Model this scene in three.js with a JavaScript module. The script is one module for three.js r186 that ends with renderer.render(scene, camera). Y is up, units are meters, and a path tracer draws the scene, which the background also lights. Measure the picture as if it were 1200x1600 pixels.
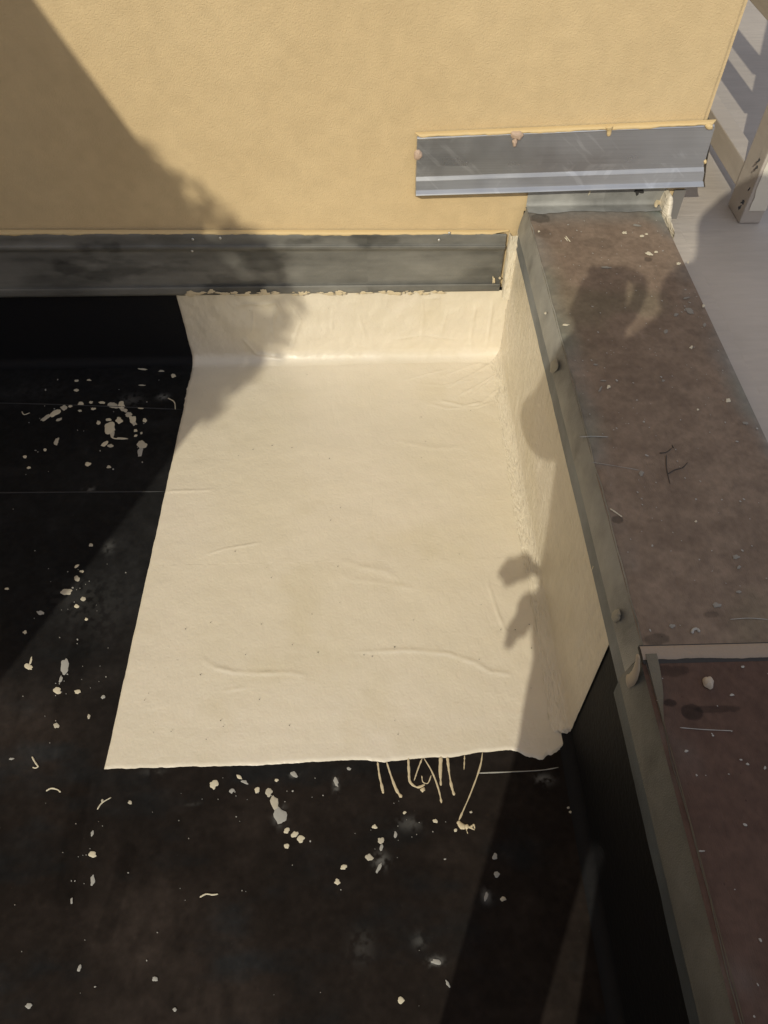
import * as THREE from 'three';
import { MarchingCubes } from 'three/addons/objects/MarchingCubes.js';
import { RoundedBoxGeometry } from 'three/addons/geometries/RoundedBoxGeometry.js';
import { mergeGeometries, mergeVertices } from 'three/addons/utils/BufferGeometryUtils.js';

// ------------------------------------------------------------------ camera, sky, sun, exposure
const W = 1200, H = 1600, F = 1155;                       // photograph's pixels, lens length in pixels
const scene = new THREE.Scene();
const V3 = (x, y, z) => new THREE.Vector3(x, y, z);
const camera = new THREE.PerspectiveCamera(2 * Math.atan(H / 2 / F) * 180 / Math.PI, W / H, 0.01, 200);
camera.position.set(0, 1.25, 1.461);
const cR = V3(0.99968, -0.00329, 0.02490).normalize(), cF = V3(0.01510, -0.79261, -0.60954).normalize();
const cU = new THREE.Vector3().crossVectors(cR, cF).normalize(); cR.crossVectors(cF, cU).normalize();
camera.quaternion.setFromRotationMatrix(new THREE.Matrix4().makeBasis(cR, cU, cF.clone().negate()));
camera.updateMatrixWorld();
const SKY = 0.52;

const SUN = V3(0.325, -0.567, -0.757).normalize();        // the way the light travels
{ // hazy afternoon sky: pale overhead, warmer towards the horizon, a broad bright haze round the sun
  const w = 512, h = 256, d = new Float32Array(w * h * 4), S = SUN.clone().negate();
  for (let j = 0; j < h; j++) for (let i = 0; i < w; i++) {
    const el = ((j + 0.5) / h - 0.5) * Math.PI, az = ((i + 0.5) / w - 0.5) * 2 * Math.PI, x = Math.cos(el) * Math.cos(az), y = Math.sin(el), z = Math.cos(el) * Math.sin(az);
    const c = x * S.x + y * S.y + z * S.z, a = Math.acos(Math.min(1, Math.max(-1, c))), up = Math.max(0, y), hz = Math.pow(1 - up, 3);
    const glow = 0.55 * Math.exp(-a * a / 0.12) + 0.22 * Math.exp(-a * a / 0.9), k = (j * w + i) * 4, low = y < 0 ? Math.max(0.25, 1 + y * 6) : 1;
    d[k] = low * SKY * (0.80 + 0.30 * hz + glow * 1.1); d[k + 1] = low * SKY * (0.86 + 0.20 * hz + glow); d[k + 2] = low * SKY * (1.04 + 0.02 * hz + glow * 0.85); d[k + 3] = 1;
  }
  const t = new THREE.DataTexture(d, w, h, THREE.RGBAFormat, THREE.FloatType); t.mapping = THREE.EquirectangularReflectionMapping; t.magFilter = THREE.LinearFilter; t.needsUpdate = true;
  scene.background = t; scene.environment = t;
}
const sun = new THREE.DirectionalLight(new THREE.Color().setRGB(1, 0.935, 0.77), 2.7);
sun.position.copy(SUN).multiplyScalar(-12); sun.castShadow = true; sun.shadow.mapSize.set(4096, 4096);
sun.shadow.radius = 0.8;
Object.assign(sun.shadow.camera, { left: -4, right: 4, top: 4, bottom: -4, near: 0.1, far: 30 });
scene.add(sun); scene.add(sun.target);
const renderer = new THREE.WebGLRenderer({ antialias: true });
renderer.toneMapping = THREE.LinearToneMapping; renderer.toneMappingExposure = 1.0;
renderer.shadowMap.enabled = true;

// ------------------------------------------------------------------ helpers
let seed = 7; const rnd = () => { seed = (seed * 1664525 + 1013904223) >>> 0; return seed / 4294967296; };
const rr = (a, b) => a + (b - a) * rnd();
const clamp = (x, a = 0, b = 1) => Math.min(b, Math.max(a, x)), mix = (a, b, t) => a + (b - a) * t;
const sst = (a, b, x) => { const t = clamp((x - a) / (b - a)); return t * t * (3 - 2 * t); };
function hsh(x, y, z = 0) { let h = (x * 374761393 + y * 668265263 + z * 2147483647) | 0; h = Math.imul(h ^ (h >>> 13), 1274126177); h ^= h >>> 16; return (h >>> 0) / 4294967296; }
function vn(x, y, s = 0, per = 0) {
  const xi = Math.floor(x), yi = Math.floor(y), fx = x - xi, fy = y - yi, u = fx * fx * (3 - 2 * fx), v = fy * fy * (3 - 2 * fy);
  const w = (a) => per ? ((a % per) + per) % per : a;
  const a = hsh(w(xi), w(yi), s), b = hsh(w(xi + 1), w(yi), s), c = hsh(w(xi), w(yi + 1), s), d = hsh(w(xi + 1), w(yi + 1), s);
  return a + (b - a) * u + (c - a) * v + (a - b - c + d) * u * v;
}
function fbm(x, y, s = 0, o = 4, per = 0) { let a = 0.5, r = 0, n = 0; for (let i = 0; i < o; i++) { r += a * vn(x, y, s + i * 17, per); n += a; a *= 0.5; x *= 2; y *= 2; per *= 2; } return r / n; }
function tex(n, fn, srgb = false, rx = 1, ry = 1) {                       // fn(u, v) -> grey or [r, g, b] (linear for colour maps)
  const d = new Uint8Array(n * n * 4), e = (c) => srgb ? (c <= 0.0031308 ? 12.92 * c : 1.055 * Math.pow(c, 1 / 2.4) - 0.055) : c;
  for (let j = 0; j < n; j++) for (let i = 0; i < n; i++) {
    const c = fn((i + 0.5) / n, (j + 0.5) / n), k = (j * n + i) * 4, a = Array.isArray(c) ? c : [c, c, c];
    for (let m = 0; m < 3; m++) d[k + m] = Math.round(255 * e(clamp(a[m]))); d[k + 3] = 255;
  }
  const t = new THREE.DataTexture(d, n, n); t.wrapS = t.wrapT = THREE.RepeatWrapping; t.magFilter = THREE.LinearFilter; t.minFilter = THREE.LinearMipmapLinearFilter; t.generateMipmaps = true;
  if (srgb) t.colorSpace = THREE.SRGBColorSpace; t.repeat.set(rx, ry); t.needsUpdate = true; return t;
}
const rep = (t, x, y) => { const c = t.clone(); c.repeat.set(x, y); c.needsUpdate = true; return c; };
const lin = (r, g, b) => new THREE.Color().setRGB(r, g, b);
const std = (c, roughness, o = {}) => new THREE.MeshStandardMaterial({ color: lin(...c), roughness, metalness: 0, side: THREE.DoubleSide, ...o });
// a point of the photograph on one of the place's planes, in metres
const ray = (x, y) => cR.clone().multiplyScalar((x - W / 2) / F).addScaledVector(cU, -(y - H / 2) / F).add(cF);
const onAxis = (k) => (x, y, value) => { const d = ray(x, y), o = camera.position; return o.clone().addScaledVector(d, (value - o[k]) / d[k]); };
const onX = onAxis('x'), onY = onAxis('y'), onZ = onAxis('z');

const used = {};
const numbered = (n) => { const k = used[n] = (used[n] ?? -1) + 1; return k ? n + '_' + String(k).padStart(3, '0') : n; };
function tag(o, label, category, group) { o.userData = { label, category, ...(group ? { group } : {}) }; return o; }
function thing(name, label, category, p = [0, 0, 0], group) { const o = new THREE.Group(); o.name = numbered(name); o.position.set(...p); scene.add(o); return tag(o, label, category, group); }
function part(name, geo, mat, parent, kind) {
  const m = new THREE.Mesh(geo, mat); m.name = parent === scene ? numbered(name) : name; m.castShadow = m.receiveShadow = true;
  if (kind) m.userData.kind = kind;
  if (parent !== scene) { parent.updateWorldMatrix(true, false); const inv = parent.matrixWorld.clone().invert(); m.applyMatrix4(inv); }   // geometry is written in world metres
  parent.add(m); return m;
}
function uvBy(g, fn) { const p = g.attributes.position, uv = new Float32Array(p.count * 2); for (let i = 0; i < p.count; i++) { const [a, b] = fn(p.getX(i), p.getY(i), p.getZ(i)); uv[i * 2] = a; uv[i * 2 + 1] = b; } g.setAttribute('uv', new THREE.BufferAttribute(uv, 2)); return g; }
function boxUV(g) { const p = g.attributes.position, n = g.attributes.normal, uv = new Float32Array(p.count * 2);
  for (let i = 0; i < p.count; i++) { const x = p.getX(i), y = p.getY(i), z = p.getZ(i), a = Math.abs(n.getX(i)), b = Math.abs(n.getY(i)), c = Math.abs(n.getZ(i));
    const q = b > a && b > c ? [x, z] : a > c ? [z, y] : [x, y]; uv[2 * i] = q[0]; uv[2 * i + 1] = q[1]; }
  g.setAttribute('uv', new THREE.BufferAttribute(uv, 2)); return g; }
function box(x0, x1, y0, y1, z0, z1, r = 0) {
  const w = x1 - x0, h = y1 - y0, d = z1 - z0;
  let g = r ? new RoundedBoxGeometry(w, h, d, 2, Math.min(r, w / 2.01, h / 2.01, d / 2.01)) : new THREE.BoxGeometry(w, h, d);
  g.translate((x0 + x1) / 2, (y0 + y1) / 2, (z0 + z1) / 2); return boxUV(g);
}
function grid(nu, nv, fn, uvFn) {                                        // fn(s, t) -> Vector3
  const pos = [], uv = [], ix = [];
  for (let j = 0; j <= nv; j++) for (let i = 0; i <= nu; i++) { const p = fn(i / nu, j / nv); pos.push(p.x, p.y, p.z); const q = uvFn ? uvFn(p) : [p.x, p.z]; uv.push(q[0], q[1]); }
  for (let j = 0; j < nv; j++) for (let i = 0; i < nu; i++) { const a = j * (nu + 1) + i, b = a + 1, c = a + nu + 1, d = c + 1; ix.push(a, c, b, b, c, d); }
  const g = new THREE.BufferGeometry(); g.setAttribute('position', new THREE.Float32BufferAttribute(pos, 3)); g.setAttribute('uv', new THREE.Float32BufferAttribute(uv, 2)); g.setIndex(ix); g.computeVertexNormals(); return g;
}
function merge(list) { return mergeGeometries(list.map((g) => { const c = g.index ? g.toNonIndexed() : g; for (const k of Object.keys(c.attributes)) if (!['position', 'normal', 'uv'].includes(k)) c.deleteAttribute(k); if (!c.attributes.uv) boxUV(c); return c; })); }
// a low dome of dried coating: outline given in pixels round (cx, cy), laid on the plane that at() finds
function splat(at, up, cx, cy, rx, ry, rot = 0, h = 0.0018, rough = 0.3, n = 20) {
  const c = at(cx, cy), pos = [], ix = [], s0 = rnd() * 50, R = rot * Math.PI / 180, rings = [[0.55, 0.92], [0.86, 0.62], [1, 0.04]];
  const lift = (p, k) => p.clone().addScaledVector(up, 0.0004 + h * k);
  pos.push(lift(c, 1));
  for (const [f, k] of rings) for (let i = 0; i < n; i++) {
    const a = i / n * Math.PI * 2, m = f * (1 + rough * ((vn(s0 + Math.cos(a) * 1.7 + 5, s0 + Math.sin(a) * 1.7 + 5) - 0.5) * 2.2 + f * f * (vn(s0 + Math.cos(a) * 3.6 + 9, s0 + Math.sin(a) * 3.6 + 9) - 0.5) * 0.9)), x = Math.cos(a) * rx * m, y = Math.sin(a) * ry * m;
    pos.push(lift(at(cx + x * Math.cos(R) - y * Math.sin(R), cy + x * Math.sin(R) + y * Math.cos(R)), k * (0.75 + 0.5 * vn(s0 + i, f * 9))));
  }
  for (let i = 0; i < n; i++) { const j = (i + 1) % n; ix.push(0, 1 + j, 1 + i); for (let k = 0; k < 2; k++) { const a = 1 + k * n + i, b = 1 + k * n + j, d = a + n, e = b + n; ix.push(a, b, d, b, e, d); } }
  const g = new THREE.BufferGeometry().setFromPoints(pos); g.setIndex(ix); g.computeVertexNormals(); return g;
}
// a run or thread of coating lying along points (pixels) on a plane, half round, width in pixels
function strand(at, up, pts, w0, w1 = w0, flat = 0.55, wob = 0.25) {
  const P = pts.map(([x, y]) => at(x, y)), curve = new THREE.CatmullRomCurve3(P), n = Math.max(6, pts.length * 10), m = 7, pos = [], ix = [], s0 = rnd() * 90;
  const px = at(pts[0][0] + 1, pts[0][1]).distanceTo(P[0]);
  for (let i = 0; i <= n; i++) {
    const t = i / n, p = curve.getPoint(t), d = curve.getTangent(t), side = new THREE.Vector3().crossVectors(up, d).normalize();
    const end = Math.min(1, Math.sqrt(Math.min(t, 1 - t) * 14 + 0.03)), w = mix(w0, w1, t) * px * 0.5 * end * (1 + wob * (0.6 * vn(s0 + t * 6, 3) + 0.4 * vn(s0 + t * 17, 7) - 0.5) * 2);
    for (let k = 0; k < m; k++) { const a = Math.PI * k / (m - 1); pos.push(p.clone().addScaledVector(side, Math.cos(a) * w).addScaledVector(up, 0.0003 + Math.sin(a) * w * flat * 1.6)); }
  }
  for (let i = 0; i < n; i++) for (let k = 0; k < m - 1; k++) { const a = i * m + k; ix.push(a, a + 1, a + m, a + 1, a + m + 1, a + m); }
  const g = new THREE.BufferGeometry().setFromPoints(pos); g.setIndex(ix); g.computeVertexNormals(); return g;
}
const UP = V3(0, 1, 0), FZ = V3(0, 0, 1), LX = V3(-1, 0, 0);
const YC = 0.405;                                                        // top of the coping
const YD = 0.37;                                                         // grey deck beyond the parapet
const atF = (x, y) => onY(x, y, 0.0006), atC = (x, y) => onY(x, y, YC + 0.0006);
// height of a line of raised coating: list of pixel polylines turned to metres
function ridgeField(lines, at, pick) {
  const segs = []; for (const [pts, w, h] of lines) { const q = pts.map(([x, y]) => pick(at(x, y))); for (let i = 0; i + 1 < q.length; i++) segs.push([q[i], q[i + 1], w, h, i / (q.length - 1), (i + 1) / (q.length - 1)]); }
  return (a, b) => { let best = 0, low = 0; for (const [p, q, w, h, t0, t1] of segs) {
    const dx = q[0] - p[0], dy = q[1] - p[1], l = dx * dx + dy * dy, t = clamp(((a - p[0]) * dx + (b - p[1]) * dy) / l), ex = a - p[0] - dx * t, ey = b - p[1] - dy * t, d2 = ex * ex + ey * ey;
    if (d2 < w * w * 9) { const T = mix(t0, t1, t), v = h * Math.exp(-d2 / (w * w)) * Math.sqrt(Math.max(0, Math.min(T, 1 - T) * 6 + 0.1 > 1 ? 1 : Math.min(T, 1 - T) * 6 + 0.1)); best = Math.max(best, v); low = Math.min(low, v); } }
    return (best + low) * (0.35 + 1.1 * fbm(a * 60, b * 60, 399, 3)); };
}

// ------------------------------------------------------------------ materials
const bumpStucco = tex(1024, (u, v) => { const g = fbm(u * 170, v * 170, 3, 3, 170), c = fbm(u * 40, v * 40, 9, 3, 40), d = vn(u * 300, v * 300, 21, 300); return clamp(0.15 + 0.62 * Math.pow(g, 1.1) + 0.16 * c + 0.22 * d - 0.1); });
const mapStucco = tex(1024, (u, v) => { const a = fbm(u * 5, v * 5, 31, 5, 5), b = fbm(u * 60, v * 60, 33, 3, 60), k = 0.945 + 0.17 * (a - 0.5) + 0.12 * (b - 0.5); return [0.655 * k, 0.505 * k * (0.99 + 0.04 * (a - 0.5)), 0.29 * k * (0.98 + 0.1 * (a - 0.5))]; }, true);
const M = {};
M.stucco = new THREE.MeshStandardMaterial({ map: rep(mapStucco, 0.8, 0.8), bumpMap: rep(bumpStucco, 3.1, 3.1), bumpScale: 0.0011, roughness: 0.9, side: THREE.DoubleSide });
M.stuccoBead = std([0.66, 0.5, 0.26], 0.7);
const bumpCoat = tex(1024, (u, v) => { const a = fbm(u * 8, v * 8, 51, 5, 8), b = fbm(u * 48, v * 24, 57, 3), c = fbm(u * 160, v * 160, 59, 2, 160); return clamp(0.42 * a + 0.34 * b + 0.16 * c + 0.05); });
const mapCoat = tex(1024, (u, v) => { const a = fbm(u * 4, v * 4, 61, 5, 4), b = fbm(u * 14, v * 42, 63, 4), d = sst(0.6, 0.85, fbm(u * 7, v * 7, 65, 5, 7)), k = 0.958 + 0.09 * (a - 0.5) + 0.07 * (b - 0.5) - 0.05 * d, s = vn(u * 340, v * 340, 67) > 0.992 ? 0.6 : 1; return [0.74 * k * s, 0.665 * k * s * (1 - 0.01 * d), 0.535 * k * s * (0.98 + 0.1 * (a - 0.5) - 0.05 * d)]; }, true);
M.coat = new THREE.MeshPhysicalMaterial({ map: mapCoat, bumpMap: rep(bumpCoat, 1.6, 1.6), bumpScale: 0.0019, roughness: 0.38, clearcoat: 0.7, clearcoatRoughness: 0.28, side: THREE.DoubleSide });
const bumpRoller = tex(512, (u, v) => { const a = fbm(u * 26, v * 120, 71, 4), b = fbm(u * 8, v * 8, 77, 3, 8); return clamp(0.75 * Math.pow(Math.abs(a - 0.5) * 2, 0.8) + 0.25 * b); });
M.coatWall = new THREE.MeshPhysicalMaterial({ map: mapCoat, bumpMap: rep(bumpRoller, 2, 2), bumpScale: 0.0038, roughness: 0.45, clearcoat: 0.15, clearcoatRoughness: 0.4, side: THREE.DoubleSide });
M.splat = std([0.62, 0.56, 0.42], 0.5);
M.splatFaint = std([0.25, 0.235, 0.205], 0.8);
M.splatDull = std([0.47, 0.43, 0.34], 0.6);
M.splatGrey = std([0.36, 0.35, 0.32], 0.75);
M.drip = std([0.6, 0.5, 0.33], 0.45);
// the black membrane: soot black, brownish dust, pale scuffs, darker strips
const FX0 = -1.45, FZ0 = -0.1, FS = 2.0;
const fpx = (list) => list.map(([x, y]) => { const p = onY(x, y, 0); return [(p.x - FX0) / FS, (p.z - FZ0) / FS]; });
const scuffs = [[850, 1218, 16, 9, 0.09], [525, 1228, 5, 15, 0.09], [460, 1210, 8, 5, 0.12], [438, 1275, 10, 15, 0.1], [595, 1345, 14, 14, 0.06], [640, 1287, 22, 12, 0.035], [680, 1502, 14, 9, 0.09], [205, 625, 20, 10, 0.03], [255, 620, 10, 5, 0.08], [155, 955, 60, 60, 0.006], [120, 930, 50, 30, 0.008], [565, 1480, 20, 30, 0.015], [655, 1470, 12, 14, 0.03], [760, 1400, 8, 12, 0.07], [140, 765, 10, 5, 0.05], [240, 1206, 20, 6, 0.02], [300, 1256, 14, 4, 0.015], [170, 855, 10, 12, 0.03], [60, 610, 60, 20, 0.004]].map(([x, y, a, b, k]) => { const p = onY(x, y, 0), q = onY(x + a, y, 0), r = onY(x, y + b, 0); return [p.x, p.z, q.x - p.x, r.z - p.z, k]; });
const darkStrips = [[[126, 1225], [102, 1400], 16], [[200, 1330], [165, 1460], 14], [[150, 930], [100, 1100], 18]].map(([a, b, w]) => { const p = onY(...a, 0), q = onY(...b, 0), e = onY(a[0] + w, a[1], 0); return [p.x, p.z, q.x, q.z, e.x - p.x]; });
const mapFloor = tex(1536, (u, v) => {
  const x = FX0 + u * FS, z = FZ0 + v * FS, a = fbm(x * 5, z * 5, 81, 5), b = fbm(x * 40, z * 40, 83, 4), c = fbm(x * 9 + 3, z * 22, 87, 4), d = vn(x * 420, z * 420, 89);
  const du = 0.017 * sst(0.5, 0.8, fbm(x * 3 + 7, z * 3, 97, 5)) * fbm(x * 60, z * 30, 99, 4) * 1.6;
  const br = sst(0.5, 1.15, z + 0.35 * (a - 0.5)) * sst(0.3, 0.65, c + 0.15);
  let k = 0.0088 + 0.009 * Math.pow(a, 2) + 0.007 * Math.pow(b, 3) + 0.006 * sst(0.55, 0.9, c) + du;
  for (const [px, pz, qx, qz, w] of darkStrips) { const t = clamp(((x - px) * (qx - px) + (z - pz) * (qz - pz)) / ((qx - px) ** 2 + (qz - pz) ** 2)), e = Math.hypot(x - px - t * (qx - px), z - pz - t * (qz - pz)); k *= 1 - 0.24 * sst(w * 1.1, w * 0.7, e + 0.006 * (b - 0.5)); }
  k *= 0.8 + 0.5 * fbm(x * 120, z * 120, 95, 3);
  if (d > 0.988) k += 0.03 * (d - 0.985) * 60;
  let r = k * (1 + 0.28 * br), g = k * (1 - 0.02 * br), bl = k * (1.02 - 0.2 * br);
  for (const [px, pz, sx, sz, h] of scuffs) { const e = ((x - px) / sx) ** 2 + ((z - pz) / sz) ** 2; if (e < 4) { const f = h * Math.exp(-e * 1.4) * sst(0.42, 0.72, fbm(x * 110, z * 110, 93, 4) + 0.1) * 1.6; r += f; g += f; bl += f * 0.95; } }
  return [r, g, bl];
}, true);
const bumpFloor = tex(1024, (u, v) => { const a = fbm(u * 200, v * 200, 101, 2, 200), b = fbm(u * 20, v * 20, 103, 4, 20); return clamp(0.5 * a + 0.5 * b); });
M.floor = new THREE.MeshPhysicalMaterial({ map: mapFloor, bumpMap: bumpFloor, bumpScale: 0.0012, roughness: 0.75, specularIntensity: 0.12, side: THREE.DoubleSide });
M.black = new THREE.MeshPhysicalMaterial({ color: lin(0.009, 0.009, 0.01), roughness: 0.7, specularIntensity: 0.35, side: THREE.DoubleSide, bumpMap: rep(bumpFloor, 1, 1), bumpScale: 0.001 });
// metals
const metalMap = (base, amp, s, sx = 6, sy = 26, st = 0.45) => tex(512, (u, v) => { const a = fbm(u * 6, v * 6, s, 5, 6), b = fbm(u * sx, v * sy, s + 5, 4), c = fbm(u * 30, v * 30, s + 9, 3, 30); const k = 1 + amp * 1.3 * (a - 0.5) + amp * 0.7 * (b - 0.5) + amp * 0.4 * (c - 0.5) - amp * st * sst(0.56, 0.72, fbm(u * 9, v * 9, s + 13, 5, 9)); return base.map((q) => q * k); }, true);
const roughMap = (lo, hi, s) => tex(512, (u, v) => mix(lo, hi, sst(0.25, 0.75, 0.6 * fbm(u * 6, v * 9, s, 5) + 0.4 * fbm(u * 30, v * 12, s + 3, 3))));
M.lead = new THREE.MeshStandardMaterial({ map: metalMap([0.19, 0.185, 0.165], 0.8, 111, 4, 30, 0.5), roughness: 0.6, metalness: 0.35, bumpMap: rep(bumpCoat, 2, 2), bumpScale: 0.001, side: THREE.DoubleSide });
M.alu = new THREE.MeshStandardMaterial({ map: tex(1024, (u, v) => { const a = fbm(u * 3, v * 3, 131, 4, 3), br = fbm(u * 8, v * 260, 133, 3), p = u + v * 0.55, q = v - u * 0.4, sm = sst(0.6, 0.74, fbm(p * 60, q * 9, 135, 4)) * sst(0.4, 0.62, fbm(u * 9, v * 9, 137, 3, 9)), sm2 = sst(0.6, 0.75, fbm((u - v * 0.3) * 50, (v + u * 0.25) * 12, 139, 4)) * sst(0.42, 0.62, fbm(u * 7 + 4, v * 7, 141, 3));
    const k = 0.88 + 0.3 * (a - 0.5) + 0.16 * (br - 0.5) + 0.2 * sm + 0.13 * sm2; return [0.56 * k, 0.57 * k, 0.585 * k]; }, true), roughness: 1, roughnessMap: roughMap(0.27, 0.4, 133), metalness: 0.85, side: THREE.DoubleSide });
M.zinc = new THREE.MeshStandardMaterial({ map: metalMap([0.32, 0.318, 0.298], 0.6, 151, 8, 8, 0.25), roughness: 0.55, metalness: 0.12, bumpMap: rep(bumpFloor, 2, 2), bumpScale: 0.0008, side: THREE.DoubleSide });
M.zincDark = new THREE.MeshStandardMaterial({ map: metalMap([0.185, 0.2, 0.212], 0.6, 161, 8, 8, 0.3), roughness: 0.6, metalness: 0.12, bumpMap: rep(bumpFloor, 2, 2), bumpScale: 0.0008, side: THREE.DoubleSide });
M.zincLip = M.zinc.clone(); M.zincLip.color = lin(0.4, 0.36, 0.29); M.zincLip.metalness = 0; M.zincLip.roughness = 0.95;
M.sealantGrey = std([0.3, 0.285, 0.24], 0.6);
function copingMap(base, dust, s, stains) { return tex(1024, (u, v) => {
  const x = 0.3 + u * 0.35, z = -0.1 + v * 1.7, a = fbm(x * 9, z * 9, s, 5), b = fbm(x * 22, z * 40, s + 3, 5), c = fbm(x * 70, z * 70, s + 7, 4), g = fbm(x * 6 + 9, z * 6, s + 11, 4);
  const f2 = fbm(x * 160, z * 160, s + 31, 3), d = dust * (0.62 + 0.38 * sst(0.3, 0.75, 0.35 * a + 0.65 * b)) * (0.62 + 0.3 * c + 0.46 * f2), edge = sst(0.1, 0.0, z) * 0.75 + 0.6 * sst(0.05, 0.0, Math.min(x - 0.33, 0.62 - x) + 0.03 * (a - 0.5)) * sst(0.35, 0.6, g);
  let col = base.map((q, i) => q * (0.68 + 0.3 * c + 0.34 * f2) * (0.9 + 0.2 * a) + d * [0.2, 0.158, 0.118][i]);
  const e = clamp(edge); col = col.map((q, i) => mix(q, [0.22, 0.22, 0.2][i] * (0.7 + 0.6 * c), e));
  const gr = 0.22 * sst(0.55, 0.75, g); col = [col[0] * (1 - gr * 0.5), col[1] * (1 - gr * 0.15), col[2] * (1 - gr * 0.4)];
  for (const [px, pz, sx, sz, k] of stains) { const q = ((x - px) / sx) ** 2 + ((z - pz) / sz) ** 2; if (q < 5) { const f = sst(1.3, 0.7, q + 1.6 * (fbm(x * 60, z * 60, s + 19, 3) - 0.5)); col = col.map((w) => w * (1 - (1 - k) * f)); } }
  if (vn(x * 700, z * 700, s + 23) > 0.985) col = col.map((q) => q * 0.5); if (vn(x * 500, z * 500, s + 29) > 0.992) col = col.map((q) => q + 0.12);
  return col; }, true); }
const stain = (l) => l.map(([x, y, a, b, k]) => { const p = onY(x, y, YC), q = onY(x + a, y, YC), r = onY(x, y + b, YC); return [p.x, p.z, Math.abs(q.x - p.x), Math.abs(r.z - p.z), k]; });
M.coping1 = new THREE.MeshPhysicalMaterial({ map: copingMap([0.105, 0.073, 0.053], 0.6, 171, stain([[1012, 405, 7, 4, 0.55], [845, 342, 14, 7, 0.6], [1025, 1000, 22, 10, 0.6], [965, 812, 10, 6, 0.5], [1110, 960, 12, 5, 0.7], [1090, 1035, 40, 6, 0.6], [850, 365, 14, 8, 0.75], [935, 380, 26, 8, 0.8]])), roughness: 0.7, specularIntensity: 0.5, bumpMap: rep(bumpFloor, 3, 3), bumpScale: 0.0008, side: THREE.DoubleSide });
M.coping2 = new THREE.MeshPhysicalMaterial({ map: copingMap([0.076, 0.043, 0.032], 0.09, 191, stain([[1046, 1098, 10, 6, 0.4], [1082, 1113, 15, 11, 0.4], [1120, 1108, 30, 7, 0.55], [1040, 1048, 40, 10, 0.6]])), roughness: 0.75, specularIntensity: 0.4, bumpMap: rep(bumpFloor, 3, 3), bumpScale: 0.0008, side: THREE.DoubleSide });
const mapGrey = tex(512, (u, v) => { const a = fbm(u * 5, v * 5, 201, 5, 5), b = fbm(u * 12, v * 90, 203, 4), k = 1 + 0.3 * (a - 0.5) + 0.12 * (b - 0.5); return [0.43 * k, 0.385 * k, 0.335 * k]; }, true);
const bumpWood = tex(512, (u, v) => clamp(0.6 * fbm(u * 10, v * 80, 211, 4) + 0.4 * fbm(u * 30, v * 30, 213, 3, 30)));
M.greyPaint = new THREE.MeshStandardMaterial({ map: mapGrey, bumpMap: bumpWood, bumpScale: 0.0016, roughness: 0.6, side: THREE.DoubleSide });
M.creamPaint = std([0.7, 0.66, 0.56], 0.5, { bumpMap: bumpWood, bumpScale: 0.001 });
M.sealant = std([0.4, 0.34, 0.27], 0.55);
M.sealantPink = std([0.5, 0.37, 0.28], 0.6);
M.seam = std([0.022, 0.022, 0.023], 0.6);
M.twig = std([0.055, 0.045, 0.038], 0.9);
M.dark = std([0.03, 0.028, 0.027], 0.8);
M.screw = new THREE.MeshStandardMaterial({ color: lin(0.6, 0.6, 0.58), roughness: 0.35, metalness: 0.8 });

// ------------------------------------------------------------------ black roof membrane with its upstands
const XP = 0.335;                                                        // inner face of the parapet
const roof = new THREE.Group(); roof.name = 'roof_floor'; roof.userData = { kind: 'structure', label: 'black rubber roof membrane spattered with cream coating', category: 'roof floor' }; scene.add(roof);
part('membrane_sheet', grid(220, 200, (s, t) => { const x = mix(-6, XP, s), z = mix(0, 7, t); const n = x > -1.6 && z < 2 ? 0.0012 * (fbm(x * 7, z * 7, 221, 3) - 0.5) * sst(0, 0.1, z) : 0; return V3(x, n, z); }, (p) => [(p.x - FX0) / FS, (p.z - FZ0) / FS]), M.floor, roof);
part('wall_upstand', grid(60, 14, (s, t) => { const x = mix(-6, XP, s); if (t < 0.5) { const a = t * 2 * Math.PI / 2; return V3(x, 0.0008 + 0.02 * (1 - Math.cos(a)) , 0.024 - 0.02 * Math.sin(a)); } return V3(x, mix(0.0208, 0.205, (t - 0.5) * 2), 0.004); }, (p) => [p.x, p.y]), M.black, roof);
part('parapet_upstand', grid(14, 60, (s, t) => { const z = mix(0.004, 7, t); if (s < 0.5) { const a = s * 2 * Math.PI / 2; return V3(XP - 0.024 + 0.022 * Math.sin(a), 0.0008 + 0.02 * (1 - Math.cos(a)), z); } return V3(XP - 0.002, mix(0.0208, 0.33, (s - 0.5) * 2), z); }, (p) => [p.z, p.y]), M.black, roof);
{ // lap seams of the membrane
  for (const [pts, w] of [[[[-300, 772], [0, 770], [120, 769], [258, 768]], 2.6], [[[-300, 628], [0, 630], [140, 634], [285, 640]], 2]]) part('lap_seam', strand((x, y) => onY(x, y, 0.0002), UP, pts, w, w, 0.45, 0.4), M.seam, roof);
  part('lap_seam', strand(atF, UP, [[745, 1208], [800, 1206], [850, 1203], [873, 1199]], 2.2, 1.2, 0.3, 0.5), M.splatGrey, roof);
}
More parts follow.
